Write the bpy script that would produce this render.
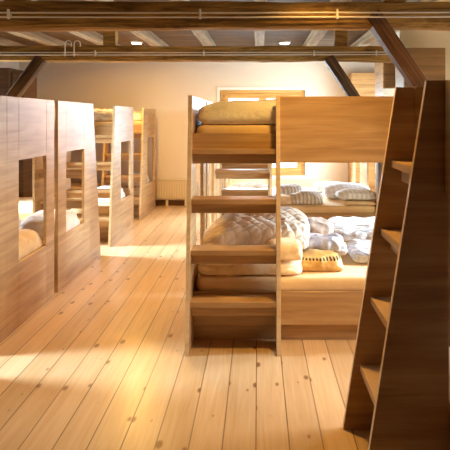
import bpy, bmesh, math, random
from mathutils import Vector, Matrix, noise

for o in list(bpy.data.objects):
    bpy.data.objects.remove(o)
S = bpy.context.scene
COL = S.collection
PI = math.pi
random.seed(4)

# ------------------------------------------------------------------ camera
cam_d = bpy.data.cameras.new('camera')
cam = bpy.data.objects.new('camera', cam_d)
COL.objects.link(cam)
cam.location = (0, 0, 1.61)
cam.rotation_euler = (PI / 2, 0, 0)
cam_d.sensor_width = 36
cam_d.lens = 560 / 450 * 36
cam_d.shift_x = -33 / 450
cam_d.shift_y = -107 / 450
cam_d.clip_start = 0.05
S.camera = cam

# ------------------------------------------------------------------ world, daylight, exposure
S.view_settings.view_transform = 'Standard'
S.view_settings.look = 'None'
S.view_settings.gamma = 1
S.view_settings.exposure = 0.0
S.view_settings.use_curve_mapping = False
S.cycles.max_bounces = 10
S.cycles.diffuse_bounces = 6
S.cycles.transparent_max_bounces = 12
S.cycles.sample_clamp_indirect = 6

world = bpy.data.worlds.new('overcast_sky')
S.world = world
world.use_nodes = True
bgn = world.node_tree.nodes['Background']
bgn.inputs[0].default_value = (0.88, 0.95, 1.0, 1)
bgn.inputs[1].default_value = 2.6


def area(name, loc, rot, sx, sy, energy, color, shape='RECTANGLE', spread=PI):
    d = bpy.data.lights.new(name, 'AREA')
    d.shape = shape
    d.size = sx
    d.size_y = sy
    d.energy = energy
    d.color = color
    d.spread = spread
    o = bpy.data.objects.new(name, d)
    o.location = loc
    o.rotation_euler = rot
    COL.objects.link(o)
    return o


# daylight that comes in through the window openings of the right and the back wall
area('daylight_right_near', (3.02, 3.5, 1.75), (0, math.radians(68), 0), 1.5, 1.1, 40, (0.90, 0.96, 1.0), 'RECTANGLE', math.radians(120))
area('daylight_right_far', (3.02, 8.4, 1.5), (0, math.radians(62), 0), 1.5, 1.9, 290, (0.68, 0.87, 1.0))
area('daylight_back', (0.08, 10.62, 1.45), (math.radians(-52), 0, 0), 1.4, 1.4, 330, (0.68, 0.86, 1.0), 'RECTANGLE', math.radians(120))
area('daylight_right_mid', (3.02, 5.25, 1.3), (0, math.radians(70), 0), 1.3, 1.4, 190, (0.66, 0.85, 1.0), 'RECTANGLE', math.radians(95))
area('daylight_left_near', (-4.62, 3.58, 1.6), (0, math.radians(-56), 0), 1.1, .75, 85, (0.64, 0.85, 1.0), 'RECTANGLE', math.radians(75))
area('daylight_left_far', (-4.62, 6.72, 1.55), (0, math.radians(-62), 0), 1.1, .85, 330, (0.66, 0.85, 1.0), 'RECTANGLE', math.radians(125))

# ------------------------------------------------------------------ node helpers


class NT:
    def __init__(self, name):
        self.m = bpy.data.materials.new(name)
        self.m.use_nodes = True
        self.t = self.m.node_tree
        self.b = self.t.nodes['Principled BSDF']
        self.out = self.t.nodes['Material Output']

    def n(self, kind, **kw):
        x = self.t.nodes.new(kind)
        for k, v in kw.items():
            if k.startswith('i_'):
                x.inputs[k[2:].replace('_', ' ')].default_value = v
            else:
                setattr(x, k, v)
        return x

    def l(self, a, b):
        self.t.links.new(a, b)

    def math(self, op, a, b=None, c=None):
        x = self.n('ShaderNodeMath', operation=op)
        for i, v in enumerate((a, b, c)):
            if v is None:
                continue
            if isinstance(v, (int, float)):
                x.inputs[i].default_value = v
            else:
                self.l(v, x.inputs[i])
        return x.outputs[0]

    def mix(self, f, a, b, blend='MIX'):
        x = self.n('ShaderNodeMix', data_type='RGBA', blend_type=blend)
        for s, v in ((x.inputs[0], f), (x.inputs[6], a), (x.inputs[7], b)):
            if isinstance(v, (int, float)):
                s.default_value = v
            elif isinstance(v, tuple):
                s.default_value = v if len(v) == 4 else v + (1,)
            else:
                self.l(v, s)
        return x.outputs[2]

    def coords(self, scale=(1, 1, 1), loc=(0, 0, 0), kind='Object'):
        tc = self.n('ShaderNodeTexCoord')
        mp = self.n('ShaderNodeMapping')
        mp.inputs['Scale'].default_value = scale
        mp.inputs['Location'].default_value = loc
        self.l(tc.outputs[kind], mp.inputs[0])
        return mp.outputs[0]

    def noise(self, vec, scale=1, detail=4, rough=0.55, dist=0):
        x = self.n('ShaderNodeTexNoise')
        x.inputs['Scale'].default_value = scale
        x.inputs['Detail'].default_value = detail
        x.inputs['Roughness'].default_value = rough
        x.inputs['Distortion'].default_value = dist
        self.l(vec, x.inputs['Vector'])
        return x.outputs[0]

    def ramp(self, f, stops):
        x = self.n('ShaderNodeValToRGB')
        e = x.color_ramp.elements
        while len(e) < len(stops):
            e.new(0.5)
        for k, (p, c) in enumerate(stops):
            e[k].position = p
            e[k].color = c if len(c) == 4 else tuple(c) + (1,)
        self.l(f, x.inputs[0])
        return x.outputs[0]

    def bump(self, h, strength=0.3, dist=0.01):
        x = self.n('ShaderNodeBump')
        x.inputs['Strength'].default_value = strength
        x.inputs['Distance'].default_value = dist
        self.l(h, x.inputs['Height'])
        self.l(x.outputs[0], self.b.inputs['Normal'])

    def base(self, c, rough=0.5, spec=0.5):
        if isinstance(c, tuple):
            self.b.inputs['Base Color'].default_value = c if len(c) == 4 else c + (1,)
        else:
            self.l(c, self.b.inputs['Base Color'])
        self.b.inputs['Roughness'].default_value = rough
        self.b.inputs['Specular IOR Level'].default_value = spec
        return self.m


def rgb(r, g, b):
    f = lambda v: (v / 255 / 12.92) if v / 255 <= 0.04045 else ((v / 255 + 0.055) / 1.055) ** 2.4
    return (f(r), f(g), f(b))


def oak(name, dark, mid, light, rough=0.42, z=17):
    n = NT(name)
    v = n.coords((1.1, 1.1, z))
    a = n.noise(v, 1.0, 6, 0.6, 0.5)
    v2 = n.coords((2.2, 2.2, 120))
    fine = n.noise(v2, 1.0, 3, 0.6)
    v3 = n.coords((0.8, 0.8, 3.8), (3, 1, 7))
    big = n.noise(v3, 1.0, 3, 0.5, 2.2)
    f = n.math('ADD', n.math('MULTIPLY', a, 0.62), n.math('MULTIPLY', fine, 0.14))
    f = n.math('ADD', f, n.math('MULTIPLY', big, 0.22))
    c = n.ramp(f, [(0.32, dark), (0.5, mid), (0.68, light)])
    n.bump(fine, 0.05, 0.002)
    return n.base(c, rough, 0.25)


M = {}
M['oak'] = oak('oak_laminate', rgb(156, 118, 76), rgb(189, 151, 105), rgb(210, 175, 130))
M['oak_edge'] = oak('oak_edge_banding', rgb(205, 170, 120), rgb(222, 190, 142), rgb(235, 206, 160))
M['wardrobe'] = oak('wardrobe_veneer', rgb(150, 105, 58), rgb(184, 138, 84), rgb(205, 160, 104))
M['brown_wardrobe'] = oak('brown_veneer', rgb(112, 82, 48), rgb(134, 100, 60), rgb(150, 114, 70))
M['dark_wardrobe'] = oak('dark_veneer', rgb(66, 46, 32), rgb(86, 61, 42), rgb(104, 76, 53))
M['window_wood'] = oak('window_pine', rgb(180, 130, 70), rgb(206, 158, 94), rgb(222, 178, 112), 0.4, 10)


def beam_mat():
    n = NT('old_beam_timber')
    v = n.coords((1.2, 9, 9))
    a = n.noise(v, 1.2, 8, 0.7, 0.8)
    v2 = n.coords((3, 60, 60))
    f = n.noise(v2, 1, 3)
    f = n.math('ADD', n.math('MULTIPLY', a, 0.75), n.math('MULTIPLY', f, 0.25))
    c = n.ramp(f, [(0.3, rgb(50, 33, 12)), (0.46, rgb(136, 97, 42)), (0.62, rgb(200, 152, 76))])
    n.bump(f, 0.6, 0.02)
    return n.base(c, 0.7, 0.2)


def strut_mat():
    n = NT('stained_strut_timber')
    v = n.coords((14, 14, 1.0))
    f = n.noise(v, 1.5, 6, 0.6, 0.4)
    c = n.ramp(f, [(0.3, rgb(46, 28, 12)), (0.5, rgb(92, 60, 28)), (0.68, rgb(130, 90, 46))])
    n.bump(f, 0.4, 0.01)
    return n.base(c, 0.6, 0.25)


def joist_mat():
    n = NT('grey_joist_timber')
    v = n.coords((18, 1.0, 18))
    f = n.noise(v, 1.2, 6, 0.6, 0.4)
    c = n.ramp(f, [(0.3, rgb(120, 100, 78)), (0.55, rgb(168, 146, 116)), (0.75, rgb(192, 170, 138))])
    n.bump(f, 0.3, 0.01)
    return n.base(c, 0.75, 0.2)


def ceil_mat():
    n = NT('ceiling_boards')
    tc = n.n('ShaderNodeTexCoord')
    sp = n.n('ShaderNodeSeparateXYZ')
    n.l(tc.outputs['Object'], sp.inputs[0])
    fy = n.math('FRACT', n.math('DIVIDE', sp.outputs[1], 0.14))
    gap = n.math('LESS_THAN', fy, 0.06)
    v = n.coords((1.0, 14, 1))
    f = n.noise(v, 1.5, 6)
    c = n.ramp(f, [(0.3, rgb(84, 68, 54)), (0.6, rgb(124, 104, 84)), (0.8, rgb(150, 128, 104))])
    c = n.mix(gap, c, rgb(30, 22, 16))
    return n.base(c, 0.7, 0.2)


def floor_mat():
    n = NT('pine_floor_planks')
    W = 0.165
    tc = n.n('ShaderNodeTexCoord')
    sp = n.n('ShaderNodeSeparateXYZ')
    n.l(tc.outputs['Object'], sp.inputs[0])
    x, y = sp.outputs[0], sp.outputs[1]
    u = n.math('DIVIDE', n.math('ADD', x, 0.01 + 100 * W), W)
    idx = n.math('FLOOR', u)
    fr = n.math('FRACT', u)
    wn = n.n('ShaderNodeTexWhiteNoise', noise_dimensions='1D')
    n.l(idx, wn.inputs['W'])
    rnd = wn.outputs['Value']
    # grain, shifted along each plank
    yo = n.math('ADD', y, n.math('MULTIPLY', rnd, 37.0))
    cb = n.n('ShaderNodeCombineXYZ')
    n.l(n.math('MULTIPLY', x, 26.0), cb.inputs[0])
    n.l(n.math('MULTIPLY', yo, 1.3), cb.inputs[1])
    n.l(n.math('MULTIPLY', idx, 3.7), cb.inputs[2])
    g = n.noise(cb.outputs[0], 1.0, 5, 0.6, 0.9)
    col = n.ramp(g, [(0.28, rgb(201, 164, 118)), (0.5, rgb(213, 179, 137)), (0.72, rgb(222, 191, 152))])
    tone = n.ramp(rnd, [(0.0, (0.86, 0.84, 0.80)), (1.0, (1.06, 1.05, 1.04))])
    col = n.mix(1.0, col, tone, 'MULTIPLY')
    # knots
    ck = n.n('ShaderNodeCombineXYZ')
    n.l(n.math('MULTIPLY', x, 6.2), ck.inputs[0])
    n.l(n.math('MULTIPLY', yo, 3.1), ck.inputs[1])
    vo = n.n('ShaderNodeTexVoronoi', voronoi_dimensions='2D')
    vo.inputs['Scale'].default_value = 1.0
    n.l(ck.outputs[0], vo.inputs['Vector'])
    vc = n.n('ShaderNodeSeparateColor')
    n.l(vo.outputs['Color'], vc.inputs[0])
    rad = n.math('MULTIPLY', n.math('SUBTRACT', vc.outputs[0], 0.46), 0.18)
    ring = n.n('ShaderNodeMapRange')
    n.l(n.math('SUBTRACT', vo.outputs['Distance'], rad), ring.inputs[0])
    ring.inputs[1].default_value = -0.02
    ring.inputs[2].default_value = 0.05
    ring.inputs[3].default_value = 0.85
    ring.inputs[4].default_value = 0.0
    col = n.mix(ring.outputs[0], col, rgb(122, 74, 34))
    # gaps between planks, with a worn edge
    d = n.math('ABSOLUTE', n.math('SUBTRACT', fr, 0.5))
    gap = n.math('GREATER_THAN', d, 0.479)
    col = n.mix(n.math('MULTIPLY', n.math('MULTIPLY', gap, 0.85), n.ramp(n.noise(cb.outputs[0], 0.35, 2), [(0.35, (0.6,) * 3), (0.6, (1,) * 3)])), col, rgb(84, 50, 24))
    n.bump(n.math('SUBTRACT', 1.0, gap), 0.2, 0.003)
    n.b.inputs['Roughness'].default_value = 0.3
    n.l(col, n.b.inputs['Base Color'])
    n.b.inputs['Specular IOR Level'].default_value = 0.65
    return n.m


def plaster(name, c, amp=0.06):
    n = NT(name)
    f = n.noise(n.coords(), 2.2, 5)
    c2 = tuple(v * (1 - amp) for v in c)
    n.bump(n.noise(n.coords(), 60, 3), 0.08, 0.003)
    return n.base(n.mix(f, c, c2), 0.85, 0.2)


def cloth(name, c1, c2, scale=8, quilt=0, stripe=0, stripe_c=None, detail=5, lo=0.4, hi=0.6, bs=0.55):
    n = NT(name)
    v = n.coords()
    f = n.noise(v, scale, detail, 0.6, 0.6)
    c = n.ramp(f, [(lo, c1), (hi, c2)])
    h = n.noise(v, 26, 4)
    if stripe:
        sp = n.n('ShaderNodeSeparateXYZ')
        n.l(v, sp.inputs[0])
        s = n.math('FRACT', n.math('MULTIPLY', n.math('ADD', sp.outputs[0], n.math('MULTIPLY', sp.outputs[1], 0.35)), stripe))
        c = n.mix(n.math('GREATER_THAN', s, 0.62), c, stripe_c)
    if quilt:
        sp = n.n('ShaderNodeSeparateXYZ')
        wob = n.n('ShaderNodeTexNoise')
        wob.inputs['Scale'].default_value = 5
        n.l(v, wob.inputs['Vector'])
        wv = n.n('ShaderNodeVectorMath', operation='MULTIPLY_ADD')
        n.l(wob.outputs['Color'], wv.inputs[0])
        wv.inputs[1].default_value = (.07, .07, .07)
        n.l(v, wv.inputs[2])
        n.l(wv.outputs[0], sp.inputs[0])
        da = n.math('ABSOLUTE', n.math('SINE', n.math('MULTIPLY', n.math('ADD', sp.outputs[0], sp.outputs[1]), quilt * 2.2)))
        db = n.math('ABSOLUTE', n.math('SINE', n.math('MULTIPLY', n.math('SUBTRACT', sp.outputs[0], n.math('ADD', sp.outputs[1], sp.outputs[2])), quilt * 2.2)))
        q = n.math('POWER', n.math('MULTIPLY', da, db), 0.4)
        c = n.mix(n.math('MULTIPLY', n.math('SUBTRACT', 1.0, q), 0.25), c, c1)
        h = n.math('ADD', n.math('MULTIPLY', h, 0.35), q)
    n.bump(h, bs, 0.02)
    n.b.inputs['Sheen Weight'].default_value = 0.15
    return n.base(c, 0.9, 0.15)


def plain(name, c, rough=0.5, metal=0.0):
    n = NT(name)
    f = n.noise(n.coords(), 30, 2)
    n.base(n.mix(f, tuple(v * 0.96 for v in c), c), rough, 0.4)
    n.b.inputs['Metallic'].default_value = metal
    return n.m


def dotted(name):
    n = NT(name)
    v = n.coords()
    sp = n.n('ShaderNodeSeparateXYZ')
    n.l(v, sp.inputs[0])
    fx = n.math('SUBTRACT', n.math('FRACT', n.math('MULTIPLY', sp.outputs[0], 38)), 0.5)
    fz = n.math('MULTIPLY', n.math('SUBTRACT', sp.outputs[2], 0.088), 38)
    fz2 = n.math('MULTIPLY', n.math('SUBTRACT', sp.outputs[2], 0.066), 60)
    d = n.math('SQRT', n.math('ADD', n.math('MULTIPLY', fx, fx), n.math('MULTIPLY', fz, fz)))
    dd = n.math('LESS_THAN', d, 0.3)
    f = n.noise(v, 9, 4, 0.6, 0.8)
    c = n.ramp(f, [(0.42, rgb(206, 158, 84)), (0.62, rgb(240, 206, 140))])
    c = n.mix(dd, c, rgb(30, 24, 20))
    n.bump(n.noise(v, 14, 4), 0.6, 0.02)
    return n.base(c, 0.35, 0.5)


def emit(name, c, s):
    n = NT(name)
    n.b.inputs['Emission Color'].default_value = c + (1,)
    n.b.inputs['Emission Strength'].default_value = s
    return n.base(c, 0.4)


def glass(name):
    n = NT(name)
    tr = n.n('ShaderNodeBsdfTransparent')
    gl = n.n('ShaderNodeBsdfGlossy')
    gl.inputs['Roughness'].default_value = 0.02
    fr = n.n('ShaderNodeFresnel')
    fr.inputs['IOR'].default_value = 1.3
    mx = n.n('ShaderNodeMixShader')
    n.l(fr.outputs[0], mx.inputs[0])
    n.l(tr.outputs[0], mx.inputs[1])
    n.l(gl.outputs[0], mx.inputs[2])
    n.l(mx.outputs[0], n.out.inputs[0])
    return n.m


M['beam'] = beam_mat()
M['strut'] = strut_mat()
M['joist'] = joist_mat()
M['ceiling'] = ceil_mat()
M['floor'] = floor_mat()
M['wall'] = plaster('warm_white_plaster', rgb(238, 224, 206))
M['wall_pale'] = plaster('pale_plaster', rgb(238, 226, 200))
M['reveal'] = plaster('white_reveal', rgb(246, 244, 238))
M['mattress'] = cloth('tan_mattress_cover', rgb(232, 198, 148), rgb(238, 205, 156), 5, bs=.15)
M['white_sheet'] = cloth('white_sheet', rgb(232, 228, 222), rgb(246, 243, 238), 5)
M['tan_cloth'] = cloth('tan_comforter', rgb(230, 198, 150), rgb(244, 217, 174), 6, bs=.3)
M['cream_cloth'] = cloth('cream_duvet', rgb(246, 238, 226), rgb(250, 245, 236), 6, bs=.5)
M['brown_quilt'] = cloth('taupe_quilt', rgb(212, 186, 158), rgb(246, 228, 204), 3.5, quilt=15)
M['brown_cloth'] = cloth('brown_pillow_cloth', rgb(150, 122, 104), rgb(196, 168, 146), 6)
M['grey_quilt'] = cloth('grey_white_quilt', rgb(196, 192, 196), rgb(240, 237, 235), 9, quilt=14, lo=0.38, hi=0.56)
M['lilac'] = cloth('lilac_grey_cloth', rgb(160, 150, 160), rgb(222, 212, 212), 7)
M['white_quilt'] = cloth('white_quilt', rgb(216, 210, 208), rgb(248, 245, 242), 9, quilt=11, lo=0.36, hi=0.5)
M['white_stripe'] = cloth('white_striped_pillow', rgb(236, 236, 240), rgb(250, 250, 250), 5, stripe=16, stripe_c=rgb(224, 228, 237))
M['white_pillow'] = cloth('white_pillow', rgb(232, 226, 222), rgb(248, 244, 240), 4)
M['pink_pillow'] = cloth('pale_pink_pillow', rgb(222, 200, 184), rgb(240, 222, 208), 5)
M['grey_roll'] = cloth('grey_striped_bedding', rgb(214, 208, 206), rgb(240, 236, 232), 5, stripe=20, stripe_c=rgb(188, 182, 182))
M['dotted'] = dotted('dotted_yellow_bedding')
M['metal_cable'] = plain('pale_cable', rgb(232, 218, 192), 0.5)
M['metal'] = plain('brushed_metal', rgb(180, 176, 170), 0.35, 0.8)
M['white_paint'] = plain('white_paint', rgb(240, 238, 232), 0.4)
M['radiator'] = plain('radiator_enamel', rgb(236, 222, 196), 0.4)
M['skirting'] = plain('brown_skirting', rgb(112, 76, 44), 0.5)
M['lamp'] = emit('lamp_diffuser', (1.0, 0.78, 0.5), 14)
M['glass'] = glass('window_glass')

# ------------------------------------------------------------------ mesh helpers


class MB:
    """collects simple solids; build() links them as ONE mesh object"""

    def __init__(self):
        self.v, self.f, self.mi = [], [], []

    def box(self, x0, x1, y0, y1, z0, z1, mi=0):
        x0, x1 = min(x0, x1), max(x0, x1)
        y0, y1 = min(y0, y1), max(y0, y1)
        b = len(self.v)
        self.v += [(x0, y0, z0), (x1, y0, z0), (x1, y1, z0), (x0, y1, z0),
                   (x0, y0, z1), (x1, y0, z1), (x1, y1, z1), (x0, y1, z1)]
        for q in ((0, 3, 2, 1), (4, 5, 6, 7), (0, 1, 5, 4), (1, 2, 6, 5), (2, 3, 7, 6), (3, 0, 4, 7)):
            self.f.append(tuple(b + i for i in q))
            self.mi.append(mi)
        return self

    def prism_x(self, poly, x0, x1, cap=0, edge=0):
        """polygon in (y, z) extruded along x"""
        b = len(self.v)
        k = len(poly)
        for x in (x0, x1):
            self.v += [(x, y, z) for y, z in poly]
        self.f.append(tuple(range(b, b + k)))
        self.f.append(tuple(reversed(range(b + k, b + 2 * k))))
        self.mi += [cap, cap]
        for i in range(k):
            j = (i + 1) % k
            self.f.append((b + i, b + k + i, b + k + j, b + j))
            self.mi.append(edge)
        return self

    def tube(self, pts, r, n=8, mi=0):
        pts = [Vector(p) for p in pts]
        b = len(self.v)
        for i, p in enumerate(pts):
            t = (pts[min(i + 1, len(pts) - 1)] - pts[max(i - 1, 0)]).normalized()
            up = Vector((0, 0, 1)) if abs(t.z) < 0.9 else Vector((0, 1, 0))
            a = t.cross(up).normalized()
            c = t.cross(a)
            for k in range(n):
                an = 2 * PI * k / n
                self.v.append(tuple(p + a * (r * math.cos(an)) + c * (r * math.sin(an))))
        for i in range(len(pts) - 1):
            for k in range(n):
                k2 = (k + 1) % n
                self.f.append((b + i * n + k, b + i * n + k2, b + (i + 1) * n + k2, b + (i + 1) * n + k))
                self.mi.append(mi)
        self.f.append(tuple(b + k for k in reversed(range(n))))
        e = b + (len(pts) - 1) * n
        self.f.append(tuple(e + k for k in range(n)))
        self.mi += [mi, mi]
        return self

    def disc(self, cx, cy, z0, z1, r0, r1=None, n=28, mi=0):
        r1 = r0 if r1 is None else r1
        b = len(self.v)
        for z, r in ((z0, r0), (z1, r1)):
            self.v += [(cx + r * math.cos(2 * PI * k / n), cy + r * math.sin(2 * PI * k / n), z) for k in range(n)]
        self.f.append(tuple(reversed(range(b, b + n))))
        self.f.append(tuple(range(b + n, b + 2 * n)))
        self.mi += [mi, mi]
        for k in range(n):
            j = (k + 1) % n
            self.f.append((b + k, b + j, b + n + j, b + n + k))
            self.mi.append(mi)
        return self

    def build(self, name, mats, parent=None, bevel=0.0, smooth=False):
        me = bpy.data.meshes.new(name)
        me.from_pydata(self.v, [], self.f)
        if not isinstance(mats, (list, tuple)):
            mats = [mats]
        for m in mats:
            me.materials.append(m)
        for p, i in zip(me.polygons, self.mi):
            p.material_index = i
            p.use_smooth = smooth
        bm = bmesh.new()
        bm.from_mesh(me)
        bmesh.ops.recalc_face_normals(bm, faces=bm.faces)
        bm.to_mesh(me)
        bm.free()
        o = bpy.data.objects.new(name, me)
        COL.objects.link(o)
        if parent:
            o.parent = parent
        if bevel:
            md = o.modifiers.new('soft_edge', 'BEVEL')
            md.width = bevel
            md.segments = 2
            md.limit_method = 'ANGLE'
        return o


def tag(o, label=None, cat=None, group=None, kind=None):
    if label:
        o['label'] = label
    if cat:
        o['category'] = cat
    if group:
        o['group'] = group
    if kind:
        o['kind'] = kind
    return o


def empty(name, loc, rz=0):
    o = bpy.data.objects.new(name, None)
    o.empty_display_size = 0.1
    COL.objects.link(o)
    o.location = loc
    o.rotation_euler = (0, 0, rz)
    return o


def struct(name, mb, m, parent=None, bevel=0):
    o = mb.build(name, m, parent, bevel)
    if not parent:
        o['kind'] = 'structure'
    return o


def copy_tree(o, parent=None):
    c = o.copy()
    COL.objects.link(c)
    if parent:
        c.parent = parent
    for ch in [x for x in bpy.data.objects if x.parent == o]:
        copy_tree(ch, c)
    return c


def shell(nx, ny, nz):
    """closed grid over the faces of a cube from -1 to 1"""
    idx, V, F = {}, [], []

    def vid(i, j, k):
        key = (i, j, k)
        if key not in idx:
            idx[key] = len(V)
            V.append(Vector((2 * i / nx - 1, 2 * j / ny - 1, 2 * k / nz - 1)))
        return idx[key]
    for i in range(nx):
        for j in range(ny):
            for k, fl in ((0, 1), (nz, 0)):
                q = [vid(i, j, k), vid(i + 1, j, k), vid(i + 1, j + 1, k), vid(i, j + 1, k)]
                F.append(q[::-1] if fl else q)
    for i in range(nx):
        for k in range(nz):
            for j, fl in ((0, 0), (ny, 1)):
                q = [vid(i, j, k), vid(i + 1, j, k), vid(i + 1, j, k + 1), vid(i, j, k + 1)]
                F.append(q[::-1] if fl else q)
    for j in range(ny):
        for k in range(nz):
            for i, fl in ((0, 1), (nx, 0)):
                q = [vid(i, j, k), vid(i, j + 1, k), vid(i, j + 1, k + 1), vid(i, j, k + 1)]
                F.append(q[::-1] if fl else q)
    return V, F


def soft(name, mat, size, loc, rz=0, p=4.0, amp=0.0, freq=4.0, seed=0, res=26, pinch=0.0, folds=0.0, ffreq=6.0,
         shape=None, parent=None, zres=None, flat=True):
    """a cushioned closed body standing on z = 0 of its own frame"""
    sx, sy, sz = size
    m = max(sx, sy)
    nx = max(6, int(res * sx / m))
    ny = max(6, int(res * sy / m))
    nz = zres or max(5, int(res * sz / m))
    V, F = shell(nx, ny, nz)
    out = []
    for v in V:
        pp = p if v.z > 0 else p + (max(p, 11.0) - p) * min(1.0, -2 * v.z)
        d = (abs(v.x) ** pp + abs(v.y) ** pp + abs(v.z) ** pp) ** (1.0 / pp)
        q = v / d
        if pinch:      # pillow: thick middle, thin rim
            e = max(abs(v.x), abs(v.y))
            q.z *= 1 - pinch * e ** 3
        P = Vector((q.x * sx / 2, q.y * sy / 2, (q.z + 1) * sz / 2))
        if shape:
            P = shape(P, q)
        up = max(0.0, min(1.0, (q.z + 0.7) / 0.9))
        s = Vector((seed * 7.3, seed * 3.1, seed))
        if amp:
            nv = noise.noise_vector(P * freq + s)
            P += Vector((nv.x * 0.7, nv.y * 0.7, nv.z)) * amp * (0.35 + 0.65 * up)
        if folds:
            w = noise.noise(P * 2.2 + s) * 1.6
            r = 1 - abs(noise.noise(Vector((P.x * ffreq + w, P.y * ffreq * 0.6 + w, P.z * ffreq * 0.5)) + s)) * 2
            n2 = q.normalized()
            P += n2 * folds * r * up
        if flat and P.z < 0:
            P.z = 0
        out.append(tuple(P))
    me = bpy.data.meshes.new(name)
    me.from_pydata(out, [], [tuple(f) for f in F])
    me.materials.append(mat)
    for pl in me.polygons:
        pl.use_smooth = True
    o = bpy.data.objects.new(name, me)
    COL.objects.link(o)
    o.location = loc
    o.rotation_euler = (0, 0, rz)
    md = o.modifiers.new('smooth', 'SUBSURF')
    md.levels = 1
    md.render_levels = 1
    if parent:
        o.parent = parent
    return o


# ------------------------------------------------------------------ the room
BACK = 10.30
LEFT = -4.40
RIGHT = 2.78
NEAR = -5.5
CEIL = 2.76
struct('floor', MB().box(LEFT - .15, RIGHT + .25, NEAR - .15, BACK + .3, -.12, 0), M['floor'])
# back wall with its window opening
WX0, WX1, WZ0, WZ1 = -0.70, 0.87, 0.55, 2.125
w = MB()
w.box(LEFT - .15, WX0, BACK, BACK + .3, 0, CEIL + .1)
w.box(WX1, RIGHT + .25, BACK, BACK + .3, 0, CEIL + .1)
w.box(WX0, WX1, BACK, BACK + .3, 0, WZ0)
w.box(WX0, WX1, BACK, BACK + .3, WZ1, CEIL + .1)
struct('wall_back', w, M['wall'])
w = MB()
y = NEAR
for (a, b) in ((3.15, 4.0), (6.28, 7.16)):
    w.box(LEFT - .15, LEFT, y, a, 0, CEIL + .1).box(LEFT - .15, LEFT, a, b, 0, .85).box(LEFT - .15, LEFT, a, b, 2.1, CEIL + .1)
    y = b
w.box(LEFT - .15, LEFT, y, BACK, 0, CEIL + .1)
struct('wall_left', w, M['wall'])
struct('wall_near', MB().box(LEFT - .15, RIGHT + .25, NEAR - .15, NEAR, 0, CEIL + .5), M['dark_wardrobe'])
# right wall with two openings
w = MB()
OPEN = [(2.9, 4.1, 0.75, 2.25), (4.5, 6.0, 0.6, 2.2), (7.4, 9.4, 0.65, 2.2)]
y = NEAR
for (a, b, z0, z1) in OPEN:
    w.box(RIGHT, RIGHT + .2, y, a, 0, 3.3)
    w.box(RIGHT, RIGHT + .2, a, b, 0, z0)
    w.box(RIGHT, RIGHT + .2, a, b, z1, 3.3)
    y = b
w.box(RIGHT, RIGHT + .2, y, BACK + .3, 0, 3.3)
struct('wall_right', w, M['wall'])
# ceiling boards, with a raised plastered bay on the right between the trusses
struct('ceiling', MB().box(LEFT - .15, 1.68, NEAR - .15, BACK + .3, CEIL, CEIL + .1)
       .box(1.68, RIGHT, NEAR - .15, 4.05, CEIL, CEIL + .1).box(1.68, RIGHT, 7.0, BACK + .3, CEIL, CEIL + .1), M['ceiling'])
struct('ceiling_bay', MB().box(1.68, RIGHT, 4.05, 7.0, 3.2, 3.3).box(1.68, 1.74, 4.11, 6.8, CEIL + .1, 3.2)
       .box(1.68, RIGHT, 4.05, 4.11, CEIL + .1, 3.2), M['wall_pale'])
struct('wall_partition', MB().box(1.72, RIGHT, 6.8, 7.0, 0, 3.2), M['wall_pale'])
struct('baseboard_back', MB().box(LEFT, RIGHT, BACK - .02, BACK, 0, .1), M['skirting'])

# back window: white reveal, wooden frame, two sashes
win = MB()
t = .045
win.box(WX0 - .05, WX0, BACK - .015, BACK + .3, WZ0 - .05, WZ1 + .05).box(WX1, WX1 + .05, BACK - .015, BACK + .3, WZ0 - .05, WZ1 + .05)
win.box(WX0, WX1, BACK - .015, BACK + .3, WZ1, WZ1 + .05).box(WX0, WX1, BACK - .03, BACK + .3, WZ0 - .05, WZ0)
window = struct('window_1', win, M['reveal'])
fr = MB()
fy0, fy1 = BACK + .03, BACK + .1
fr.box(WX0, WX0 + .08, fy0, fy1, WZ0, WZ1).box(WX1 - .08, WX1, fy0, fy1, WZ0, WZ1)
fr.box(WX0 + .08, WX1 - .08, fy0, fy1, WZ1 - .07, WZ1).box(WX0 + .08, WX1 - .08, fy0, fy1, WZ0, WZ0 + .07)
fr.build('window_frame', M['window_wood'], window, .004)
mid = (WX0 + WX1) / 2
for (a, b) in ((WX0 + .08, mid), (mid, WX1 - .08)):
    s = MB()
    sy0, sy1 = BACK + .015, BACK + .075
    s.box(a, a + .07, sy0, sy1, WZ0 + .07, WZ1 - .07).box(b - .07, b, sy0, sy1, WZ0 + .07, WZ1 - .07)
    s.box(a + .07, b - .07, sy0, sy1, WZ1 - .15, WZ1 - .07).box(a + .07, b - .07, sy0, sy1, WZ0 + .07, WZ0 + .15)
    sash = s.build('sash', M['window_wood'], window, .004)
    MB().box(a + .065, b - .065, BACK + .045, BACK + .05, WZ0 + .145, WZ1 - .145).build('pane', M['glass'], sash)
# right windows (seen only by their light)
for k, (a, b, z0, z1) in enumerate(OPEN):
    f = MB()
    f.box(RIGHT + .05, RIGHT + .12, a, a + .07, z0, z1).box(RIGHT + .05, RIGHT + .12, b - .07, b, z0, z1)
    f.box(RIGHT + .05, RIGHT + .12, a + .07, b - .07, z0, z0 + .07).box(RIGHT + .05, RIGHT + .12, a + .07, b - .07, z1 - .07, z1)
    wo = struct('window_%d' % (k + 2), f, M['window_wood'])
    MB().box(RIGHT + .08, RIGHT + .085, a + .06, b - .06, z0 + .06, z1 - .06).build('pane', M['glass'], wo)


for k, (a, b) in enumerate(((3.15, 4.0), (6.28, 7.16))):
    f = MB()
    x0, x1 = LEFT - .11, LEFT - .05
    f.box(x0, x1, a, a + .06, .85, 2.1).box(x0, x1, b - .06, b, .85, 2.1).box(x0, x1, a + .06, b - .06, .85, .91).box(x0, x1, a + .06, b - .06, 2.04, 2.1)
    wo = struct('window_%d' % (k + 5), f, M['window_wood'])
    MB().box(LEFT - .085, LEFT - .08, a + .05, b - .05, .9, 2.05).build('pane', M['glass'], wo)



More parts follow.
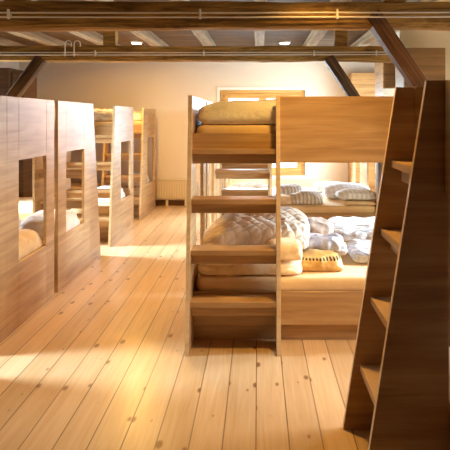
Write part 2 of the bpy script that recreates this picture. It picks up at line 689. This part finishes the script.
# ------------------------------------------------------------------ trusses, joists, cables, downlights
def rough_bar(name, mat, size, loc, rot, amp, seed, label, cat, group=None, nx=60):
    V, F = shell(nx, 4, 4)
    sx, sy, sz = size
    out = []
    for v in V:
        d = (abs(v.y) ** 9 + abs(v.z) ** 9) ** (1 / 9)
        d = max(d, 1e-6)
        q = Vector((v.x, v.y / max(1, d), v.z / max(1, d)))
        P = Vector((q.x * sx / 2, q.y * sy / 2, q.z * sz / 2))
        nv = noise.noise_vector(Vector((P.x * 1.6, P.y * 5, P.z * 5)) + Vector((seed, 0, seed)))
        n2 = noise.noise(Vector((P.x * 9, P.y * 6, P.z * 6)) + Vector((0, seed, 0)))
        P += Vector((0, nv.y, nv.z)) * amp + Vector((0, n2, n2)) * amp * .35
        out.append(tuple(P))
    me = bpy.data.meshes.new(name)
    me.from_pydata(out, [], [tuple(f) for f in F])
    me.materials.append(mat)
    o = bpy.data.objects.new(name, me)
    COL.objects.link(o)
    o.location = loc
    o.rotation_euler = rot
    return tag(o, label, cat, group)


BY1, BY2 = 3.86, 6.34      # front faces of the two tie beams
rough_bar('ceiling_beam', M['beam'], (RIGHT - LEFT, .17, .19), ((RIGHT + LEFT) / 2, BY1 + .085, 2.325), (0, 0, 0), .012, 3,
          'thick old timber tie beam nearest the viewer, running across the whole ceiling', 'beam', nx=90)
rough_bar('ceiling_beam', M['beam'], (1.66 - LEFT, .17, .18), ((1.66 + LEFT) / 2, BY2 + .085, 2.345), (0, 0, 0), .014, 11,
          'dark old timber tie beam farther back, with a ragged lower edge', 'beam', nx=90)


def brace(x0, z0, x1, z1, y, ty, tz, seed, label):
    """a square timber from the beam at (x0, z0) down to (x1, z1)"""
    L = math.hypot(x1 - x0, z1 - z0)
    an = math.atan2(z1 - z0, x1 - x0)
    d = bpy.data.meshes.new('roof_brace')
    V, F = shell(24, 3, 3)
    out = []
    for v in V:
        P = Vector((v.y * tz / 2, v.z * ty / 2, v.x * L / 2))
        nv = noise.noise_vector(P * 3 + Vector((seed, 0, 0)))
        out.append(tuple(P + Vector((nv.x, nv.y, 0)) * .006))
    d.from_pydata(out, [], [tuple(f) for f in F])
    d.materials.append(M['strut'])
    bm = bmesh.new()
    bm.from_mesh(d)
    bmesh.ops.recalc_face_normals(bm, faces=bm.faces)
    bm.to_mesh(d)
    bm.free()
    o = bpy.data.objects.new('roof_brace', d)
    COL.objects.link(o)
    o.location = ((x0 + x1) / 2, y, (z0 + z1) / 2)
    o.rotation_euler = (0, PI / 2 - an, 0)
    md = o.modifiers.new('soft_edge', 'BEVEL')
    md.width = .006
    md.limit_method = 'ANGLE'
    return tag(o, label, 'brace')


sl = 1.45
brace(0.79, 2.33, 0.79 + 2.33 / sl, 0.0, BY1 + .045, .11, .106, 1, 'slanting brown timber brace under the nearest beam, behind the foreground ladder')
brace(0.80, 2.30, 1.42, 1.34, BY2 + .045, .12, .115, 2, 'slanting brown timber brace under the farther beam, above the middle bunk guard panel')
brace(-2.46, 2.30, -2.46 - 2.30 / 1.35, 0.0, BY2 + .045, .12, .115, 3, 'slanting brown timber brace at upper left, rising to the farther beam')
brace(-2.47, 2.33, -2.47 - 2.33 / sl, 0.0, BY1 + .045, .12, .112, 4, 'timber brace under the left end of the nearest beam')
# short post that carries the farther right brace
pst = MB().box(1.36, 1.46, BY2 - .01, BY2 + .10, 0, 1.42).build('brace_post', M['strut'], None, .005)
tag(pst, 'short timber post under the farther brace, behind the middle bunk', 'post')

first = None
for k in range(-5, 3):
    x = .02 + .747 * k
    V, F = shell(3, 40, 3)
    o = None
    if first is None:
        me = bpy.data.meshes.new('ceiling_joist')
        L = BACK - NEAR
        pts = []
        for v in V:
            P = Vector((v.x * .062, v.y * L / 2, v.z * .055))
            nv = noise.noise_vector(Vector((P.x * 4, P.y * .8, P.z * 4)))
            pts.append(tuple(P + Vector((nv.x, 0, nv.z * .6)) * .008))
        me.from_pydata(pts, [], [tuple(f) for f in F])
        me.materials.append(M['joist'])
        first = o = bpy.data.objects.new('ceiling_joist', me)
    else:
        o = first.copy()
    COL.objects.link(o)
    o.location = (x, (BACK + NEAR) / 2, 2.703)
    names = {-5: 'farthest left', -4: 'second from the left', -3: 'immediately left of the left downlight', -2: 'immediately right of the left downlight',
             -1: 'midway between the two lit downlights', 0: 'immediately left of the right downlight', 1: 'immediately right of the right downlight',
             2: 'farthest right, above the nearest brace'}
    tag(o, 'greyish ceiling joist, ' + names[k], 'joist', 'ceiling joists resting on the tie beams')


def cable_run(x0, x1, y, za, zb, holders, label):
    t = empty('cable_run', ((x0 + x1) / 2, y, za))
    mx = (x0 + x1) / 2
    for z in (za, zb):
        pts = [(x0 - mx + (x1 - x0) * i / 24, 0, z - za - .006 * math.sin(PI * i / 24)) for i in range(25)]
        MB().tube(pts, .006, 8).build('cable', M['metal_cable'], t, smooth=True)
    for hx in holders:
        c = MB()
        c.box(hx - mx - .007, hx - mx + .007, -.012, .01, zb - za - .018, .018)
        c.tube([(hx - mx, .0, (zb - za) / 2), (hx - mx, .06, (zb - za) / 2)], .005)
        c.build('cable_holder', M['metal_cable'], t, .003)
    return tag(t, label, 'cable')


cable_run(LEFT, RIGHT, BY1 - .045, 2.333, 2.303, (-1.7, -.395, .54, 1.9), 'pair of pale cables strung along the front of the nearest beam')
cable_run(LEFT, 1.6, BY2 - .045, 2.352, 2.325, (-3.3, -1.83, -.61, .63, 1.33), 'pair of thin pale cables strung along the farther beam')
# looped cable ends that hang over the far cables
for i, (x, lab) in enumerate(((-2.16, 'left one of two small curled cable hooks hanging at the farther beam'), (-2.06, 'right one of two small curled cable hooks hanging at the farther beam'))):
    pts = [(x - .035 * math.cos(a) + .035, 6.27, 2.44 + .035 * math.sin(a)) for a in [PI * q / 8 for q in range(9)]]
    pts = [(x, 6.27, 2.30), (x, 6.27, 2.37)] + pts + [(x + .07, 6.27, 2.41)]
    h = MB().tube(pts, .006).build('cable_hook', M['metal_cable'], None, smooth=True)
    tag(h, lab, 'hook')


def downlight(x, y, label, power, spread=125):
    t = empty('downlight', (x, y, CEIL))
    tag(t, label, 'ceiling light', 'round downlights between the joists')
    MB().disc(0, 0, -.022, 0, .085, .092).build('housing', M['white_paint'], t, .003)
    MB().disc(0, 0, -.03, -.018, .07).build('diffuser', M['lamp'], t)
    a = area('downlight_glow', (x, y, CEIL - .04), (0, 0, 0), .14, .14, power, LAMPC, 'DISK', math.radians(spread))
    return t


LAMPC = (1.0, 0.57, 0.13)
downlight(-1.83, 8.45, 'small round glowing downlight, left one of the two lit', 52, 175)
downlight(.40, 8.45, 'small round glowing downlight, right one of the two lit', 5, 175)
for (x, y, p, lab) in ((.40, 3.34, 18, 'right'), (-1.83, 3.25, 1.8, 'left')):
    downlight(x, y, 'round downlight in front of the nearest beam, on the %s' % lab, p, 114)
downlight(-1.09, 5.2, 'round downlight above the second left bunk, hidden by the nearest beam', 22)

# short dark posts that stand on the tie beams and carry the joists
for (x, y, lab) in ((-1.69, BY2, 'short dark king post on the farther beam, left of the left downlight'), (.95, BY2, 'short dark post on the farther beam, by its right brace'),
                    (-1.69, BY1, 'short dark post on the nearest beam, at left'), (.95, BY1, 'short dark post on the nearest beam, at right')):
    zt = 2.418 if y == BY1 else 2.432
    p = MB().box(x - .07, x + .07, y + .02, y + .15, zt, CEIL).build('roof_post', M['beam'], None, .005)
    tag(p, lab, 'post')

# ------------------------------------------------------------------ radiators


def radiator(x0, x1, z0, z1, label):
    t = empty('radiator', ((x0 + x1) / 2, BACK - .07, 0))
    w2 = (x1 - x0) / 2
    b = MB().box(-w2, w2, -.02, .02, z0, z1)
    k = int((x1 - x0) / .045)
    for i in range(k):
        c = -w2 + (i + .5) * (x1 - x0) / k
        b.box(c - .014, c + .014, -.035, -.02, z0 + .03, z1 - .03)
    b.build('panel', M['radiator'], t, .003)
    MB().box(-w2, w2, -.04, .04, z1, z1 + .015).build('top_grille', M['radiator'], t, .003)
    for s in (-1, 1):
        MB().box(s * (w2 - .2) - .02, s * (w2 - .2) + .02, -.01, .015, 0, z0).build('foot', M['radiator'], t)
    MB().tube([(w2 + .0, 0, z0 + .05), (w2 + .05, 0, z0 + .05), (w2 + .05, 0, 0.0)], .01).build('pipe', M['radiator'], t)
    return tag(t, label, 'radiator')


radiator(-1.86, -1.12, .13, .47, 'cream ribbed radiator on the back wall, in the aisle left of the middle bunks')
radiator(-.5, 1.35, .13, .47, 'long white ribbed radiator under the back window')


# ------------------------------------------------------------------ wardrobes
def wardrobe(loc, w, d, h, mat, label, doors=1, top_open=0.0, doormat=None):
    t = empty('wardrobe', loc)
    c = MB()
    c.box(0, .02, 0, d, 0, h).box(w - .02, w, 0, d, 0, h).box(.02, w - .02, 0, d, h - .02, h)
    c.box(.02, w - .02, 0, d, .06, .08).box(.02, w - .02, d - .01, d, .08, h - .02).box(.02, w - .02, .03, .05, 0, .06)
    if top_open:
        c.box(.02, w - .02, 0.02, d - .01, h - top_open - .02, h - top_open)
    c.build('carcass', [mat], t, .002)
    z1 = h - top_open - .025 if top_open else h - .003
    n = doors
    for i in range(n):
        a = w * i / n + .002
        b = w * (i + 1) / n - .002
        dr = MB().box(a, b, -.02, -.001, .065, z1).build('door', doormat or mat, t, .002)
        hx = b - .04 if i % 2 == 0 else a + .04
        MB().tube([(hx, -.022, 1.0), (hx, -.045, 1.0), (hx, -.045, 1.15), (hx, -.022, 1.15)], .006).build('handle', M['metal'], dr)
    return tag(t, label, 'wardrobe')


wardrobe((1.65, 9.93, 0), .62, .33, 2.41, M['wardrobe'], 'plain tan wooden wardrobe by the back wall, right of the window')
wardrobe((1.67, 7.5, 0), .44, .5, 2.43, M['wardrobe'], 'narrow wooden cabinet with open top shelf over white doors, behind the nearest brace', 2, .4, M['white_paint'])
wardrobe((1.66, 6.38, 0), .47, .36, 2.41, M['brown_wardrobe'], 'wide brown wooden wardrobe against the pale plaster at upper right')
wardrobe((-4.37, 8.36, 0), .66, .6, 2.36, M['dark_wardrobe'], 'wide dark brown wardrobe seen above the left bunks at upper left')
wardrobe((-3.70, 8.42, 0), .18, .5, 2.30, M['dark_wardrobe'], 'narrow dark cabinet beside the dark brown wardrobe, behind the left brace')


# ------------------------------------------------------------------ bunk beds
H = 1.77
L = 2.10
TH = .028


def make_bunk(label, s=1, lw=.634, pb=.27, pt=.07, D=1.0, loc=(0, 0, 0), rz=0, solid_foot=False):
    """front is -y, the ladder stands at x = 0 and the bed runs to s * L"""
    root = empty('bunk_bed', loc, rz)
    tag(root, label, 'bunk bed', 'oak bunk beds with built-in ladders')
    E = [M['oak'], M['oak_edge']]

    def X(a):
        return s * a

    def end_panel(x0, hole):
        p = MB()
        a, b = X(x0), X(x0 + TH)
        c0, c1 = .205, .765
        g = .0015
        p.prism_x([(g, 0), (c0 - g, 0), (c0 - g, H), (g, H)], a, b, 0, 1)
        p.prism_x([(c1 + g, 0), (D, 0), (D, H), (c1 + g, H)], a, b, 0, 1)
        if hole:
            p.prism_x([(c0 + g, 0), (c1 - g, 0), (c1 - g, .497), (c0 + g, .497)], a, b, 0, 1)
            p.prism_x([(c0 + g, 1.285), (c1 - g, 1.285), (c1 - g, H), (c0 + g, H)], a, b, 0, 1)
        else:
            p.prism_x([(c0 + g, 0), (c1 - g, 0), (c1 - g, H), (c0 + g, H)], a, b, 0, 1)
        # tongue behind each seam
        m = (a + b) / 2
        for c, segs in ((c0, ((0.01, .49), (1.29, H - .01)) if hole else ((.01, H - .01),)), (c1, ((0.01, .49), (1.29, H - .01)) if hole else ((.01, H - .01),)), (0.0, ((.01, H - .01),))):
            for (z0, z1) in segs:
                p.box(m - .009, m + .009, c - .004, c + .004, z0, z1)
        return p.build('end_panel', E, root, .0015)

    end_panel(0, True)
    end_panel(L - TH, not solid_foot)

    def side(x0):
        p = MB().prism_x([(-pb, 0), (-.0015, 0), (-.0015, H), (-pt, H)], X(x0), X(x0 + TH), 0, 1)
        return p.build('ladder_side', E, root, .0015)
    side(0)
    side(lw - TH)
    for z in (.34, .69, 1.04, 1.39):
        fy = -pb + (pb - pt) * z / H + .034
        tr = MB().box(X(TH), X(lw - TH), fy, fy + .18, z - .036, z).build('step', [M['oak']], root, .002)
        MB().box(X(TH), X(lw - TH), fy + .05, fy + .07, z - .106, z - .036).build('step_support', M['oak'], tr, .001)
    # guard and boards
    MB().prism_x([(-.02, 1.29), (.008, 1.29), (.008, 1.765), (-.02, 1.765)], X(lw), X(L - TH), 0, 0).build('guard_panel', E, root, .002)
    MB().box(X(TH), X(lw), .0, .024, 1.385, 1.50).build('upper_side_board', M['oak'], root, .002)
    MB().box(X(TH), X(L - TH), D - .026, D - .002, 1.34, 1.58).build('back_board', M['oak'], root, .002)
    MB().box(X(TH), X(L - TH), .024, D - .026, 1.385, 1.41).build('upper_bed_base', M['oak'], root)
    MB().box(X(TH), X(L - TH), .0, .024, .12, .357).build('lower_side_board', M['oak'], root, .002)
    MB().box(X(TH), X(L - TH), D - .026, D - .002, .0, .357).build('lower_back_board', M['oak'], root, .002)
    MB().box(X(TH), X(L - TH), .024, D - .026, .305, .33).build('lower_bed_base', M['oak'], root)
    MB().box(X(TH), X(L - TH), .04, .06, 0, .12).build('plinth', M['oak'], root)
    return root


def mattress(name_loc, rz, s, z, label, mat, D=1.0, h=.12):
    """name_loc is the bunk's root position; the mattress lies on its lower or upper base"""
    (x, y) = name_loc
    cx, cy = s * L / 2, D / 2
    c, si = math.cos(rz), math.sin(rz)
    o = soft('mattress', mat, (L - 2 * TH - .02, D - .07, h), (x + c * cx - si * cy, y + si * cx + c * cy, z), rz, p=26, amp=.003, freq=5,
             seed=len(label) % 7, res=40, zres=5)
    return tag(o, label, 'mattress', 'mattresses of the bunk beds')


XC, XL = -.495, -1.84
b1c = make_bunk('bunk bed in the middle facing the viewer, nearest of the middle row', 1, .651, .25, .06, loc=(XC, 4.03, 0))
b2c = make_bunk('bunk bed standing back to back behind the nearest middle bunk', -1, .651, .30, .08, loc=(XC, 6.16, 0), rz=PI)
b3c = copy_tree(b1c)
b3c.location = (XC, 7.34, 0)
b3c['label'] = 'third bunk bed of the middle row, its light bedding seen below the guard panel'
b4c = copy_tree(b2c)
b4c.location = (XC, 9.44, 0)
b4c['label'] = 'last bunk bed of the middle row, nearest the back window'
b1l = make_bunk('bunk bed at far left, nearest of the left row, pale end panel', -1, .634, .34, .10, .955, (XL, 4.105, 0), 0, True)
b2l = make_bunk('second bunk bed of the left row, with a slanting far edge', 1, .634, .42, .11, .985, (XL, 6.14, 0), PI, True)
b0l = copy_tree(b2l)  # unseen bunk, added to cast the near shadow edge of the left window light
b0l.location = (XL, 3.08, 0)
b0l['label'] = 'unseen bunk bed added left of the viewer to shade the floor, before the first bunk of the left row'
b3l = copy_tree(b1l)
b3l.location = (XL, 7.32, 0)
b3l['label'] = 'third bunk bed of the left row, its ladder facing the viewer'
b4l = copy_tree(b1l)
b4l.location = (XL, 9.12, 0)
b4l['label'] = 'last bunk bed of the left row, by the back wall radiator'
br = make_bunk('bunk bed in the right foreground with a dark tall slanting ladder', 1, .55, .37, .096, loc=(.81, 2.92, 0), rz=-PI / 2)

ML, MU = .33, 1.41
mattress((XC, 4.03), 0, 1, ML, 'tan mattress on the lower bed of the nearest middle bunk', M['mattress'])
mattress((XC, 4.03), 0, 1, MU, 'tan mattress on the upper bed of the nearest middle bunk', M['mattress'], h=.15)
mattress((XC, 6.16), PI, -1, ML, 'mattress under the grey quilt, behind the nearest middle bunk', M['mattress'])
mattress((XC, 7.34), 0, 1, ML, 'pale mattress on the third middle bunk, below the guard panel', M['mattress'])
mattress((XC, 9.44), PI, -1, ML, 'white mattress on the last middle bunk, near the back window', M['white_sheet'])
mattress((XL, 4.105), 0, -1, ML, 'mattress inside the first left bunk, under the quilt', M['mattress'], .955)
mattress((XL, 6.14), PI, 1, ML, 'mattress inside the second left bunk, under the pinkish pillow', M['mattress'], .985)
mattress((XL, 7.32), 0, -1, ML, 'lower mattress of the third left bunk, under a white pillow', M['mattress'], .955)
mattress((XL, 7.32), 0, -1, MU, 'upper mattress of the third left bunk, seen above its ladder', M['mattress'], .955, .15)
mattress((XL, 9.12), 0, -1, ML, 'lower mattress of the last left bunk, by the back wall', M['mattress'], .955)
mattress((XL, 9.12), 0, -1, MU, 'upper mattress of the last left bunk, by the back wall', M['mattress'], .955, .15)
mattress((.81, 2.92), -PI / 2, 1, ML, 'mattress of the right foreground bunk', M['mattress'])

# ------------------------------------------------------------------ bedding
T = .45       # top of the lower mattresses


def bed(name, mat, size, loc, label, cat, **kw):
    return tag(soft(name, M[mat], size, loc, **kw), label, cat)


# nearest middle bunk, upper
bed('duvet', 'cream_cloth', (1.6, .84, .185), (.345, 4.48, 1.558), 'plump tan duvet on the upper bed of the nearest middle bunk', 'duvet',
    p=4, amp=.02, freq=4, seed=2, folds=.008, ffreq=9, res=44)
# nearest middle bunk, lower
bed('comforter', 'tan_cloth', (.78, .88, .115), (-.055, 4.52, T + .003), 'folded tan comforter on the lower bed, bottom of the pile behind the steps', 'comforter',
    p=5, amp=.018, freq=6, seed=4, folds=.008, ffreq=10, res=40, zres=10)
bed('comforter', 'tan_cloth', (.25, .25, .12), (.20, 4.20, T + .119), 'folded end of a tan comforter, on top of the larger folded one beside the ladder', 'comforter',
    p=4, amp=.015, freq=6, seed=9, folds=.008, ffreq=10, res=30, zres=10)


def slump(P, q):
    # falls away at its left end
    f = max(0.0, min(1.0, (P.x + .44) / .30))
    g = max(0.0, min(1.0, (P.y + .40) / .45))
    P.z *= (.3 + .7 * (f * f * (3 - 2 * f))) * (.55 + .45 * g)
    return P


bed('quilt', 'brown_quilt', (.84, .60, .27), (-.02, 4.64, T + .133), 'rumpled taupe quilt heaped behind the steps of the nearest middle bunk', 'quilt',
    p=4, amp=.03, freq=4.5, seed=5, folds=.014, ffreq=8, res=52, shape=slump)
bed('bedding_bag', 'dotted', (.33, .30, .105), (.485, 4.36, T + .003), 'yellow bedding set with a row of black dots, on the lower front mattress', 'bedding',
    p=4, amp=.02, freq=8, seed=6, folds=.008, ffreq=12, res=30, zres=10)
bed('blanket', 'lilac', (.40, .36, .11), (.51, 4.64, T + .06), 'folded lilac grey blanket right behind the dotted yellow bedding', 'blanket',
    p=3.5, amp=.03, freq=8, seed=7, folds=.02, ffreq=12, res=34, zres=10)
bed('quilt', 'grey_quilt', (.80, .56, .085), (1.16, 4.70, T + .003), 'grey white quilt spread on the front lower mattress, beside the lilac blanket', 'quilt',
    p=5, amp=.02, freq=6, seed=8, folds=.012, ffreq=10, res=40, zres=8)
# second middle bunk
bed('pillow', 'brown_cloth', (.40, .42, .17), (.52, 5.42, T + .003), 'plump brown pillow behind the lilac blanket', 'pillow',
    p=3, amp=.025, freq=5, seed=3, folds=.012, ffreq=8, res=30)
bed('quilt', 'grey_quilt', (.86, .84, .10), (1.15, 5.64, T + .003), 'grey white quilt spread flat on the second middle bunk', 'quilt',
    p=5, amp=.02, freq=6, seed=1, folds=.014, ffreq=10, res=40, zres=8)
# third middle bunk
bed('quilt', 'white_quilt', (.62, .6, .2), (-.12, 7.95, T + .003), 'white patterned quilt seen between the steps of the nearest middle bunk', 'quilt',
    p=3.4, amp=.03, freq=5, seed=12, folds=.02, ffreq=9, res=34)
bed('bedding_roll', 'grey_roll', (.34, .34, .2), (.47, 8.07, T + .003), 'grey striped rolled bedding, farther of two rolls on the third middle bunk', 'bedding',
    p=2.8, amp=.03, freq=6, seed=13, folds=.015, ffreq=10, res=26)
bed('bedding_roll', 'grey_roll', (.42, .32, .15), (.66, 7.62, T + .003), 'grey striped rolled bedding, nearer roll by the front edge of the third middle bunk', 'bedding',
    p=2.8, amp=.03, freq=6, seed=14, folds=.015, ffreq=10, res=26)
bed('pillow', 'tan_cloth', (.26, .30, .11), (.33, 7.60, T + .003), 'small tan pillow left of the striped bedding rolls', 'pillow', p=3, amp=.02, freq=5, seed=15, res=20)
bed('sheet', 'tan_cloth', (.46, .42, .05), (1.36, 7.62, T + .003), 'folded tan sheet under the front white striped pillow', 'sheet', p=5, amp=.008, freq=6, seed=18, res=24, zres=5)
bed('pillow', 'white_stripe', (.52, .36, .14), (1.33, 7.62, T + .055), 'white striped pillow on the folded tan sheet', 'pillow',
    p=3, amp=.015, freq=5, seed=16, folds=.006, res=28, pinch=.3)
bed('pillow', 'white_stripe', (.66, .34, .22), (1.28, 8.08, T + .003), 'white striped pillow behind the one on the tan sheet', 'pillow',
    p=3, amp=.015, freq=5, seed=17, folds=.006, res=28, pinch=.2)
bed('blanket', 'white_sheet', (.6, .5, .12), (1.2, 8.9, T + .003), 'flat white blanket on the last middle bunk', 'blanket', p=5, amp=.012, freq=5, seed=19, res=26, zres=6)

# left row
bed('pillow', 'tan_cloth', (.42, .78, .20), (-2.09, 4.60, T + .003), 'tan pillow in the window of the first left bunk', 'pillow',
    p=3, amp=.015, freq=5, seed=21, folds=.008, res=28)
bed('quilt', 'white_quilt', (1.4, .84, .43), (-2.98, 4.58, T + .003), 'white quilt heaped behind the tan pillow in the first left bunk', 'quilt',
    p=3.2, amp=.04, freq=5, seed=22, folds=.03, ffreq=7, res=40)
bed('pillow', 'pink_pillow', (.42, .72, .21), (-2.09, 5.62, T + .003), 'pale pinkish pillow in the window of the second left bunk', 'pillow',
    p=3, amp=.015, freq=5, seed=23, folds=.008, res=28)
bed('quilt', 'white_quilt', (.6, .6, .22), (-2.75, 5.6, T + .003), 'white quilt behind the pinkish pillow in the second left bunk', 'quilt',
    p=3.2, amp=.03, freq=5, seed=24, folds=.02, ffreq=7, res=34)
bed('pillow', 'white_pillow', (.40, .52, .2), (-2.1, 7.83, T + .003), 'white pillow in the window of the third left bunk', 'pillow',
    p=3, amp=.012, freq=5, seed=25, folds=.006, res=26)
bed('pillow', 'white_pillow', (.40, .52, .2), (-2.1, 9.62, T + .003), 'white pillow in the window of the last left bunk', 'pillow',
    p=3, amp=.012, freq=5, seed=26, folds=.006, res=26)
bed('quilt', 'white_quilt', (.62, .66, .15), (-2.24, 7.80, MU + .152), 'white patterned quilt on the upper bed of the third left bunk', 'quilt',
    p=3.4, amp=.03, freq=6, seed=27, folds=.02, ffreq=9, res=34)
bed('quilt', 'white_quilt', (.62, .66, .14), (-2.24, 9.6, MU + .152), 'white patterned quilt on the upper bed of the last left bunk', 'quilt',
    p=3.4, amp=.03, freq=6, seed=28, folds=.02, ffreq=9, res=34)
bed('blanket', 'white_stripe', (.8, 1.1, .09), (1.29, 1.75, T + .003), 'light striped blanket on the right foreground bunk', 'blanket',
    p=6, amp=.01, freq=5, seed=29, res=30, zres=6)
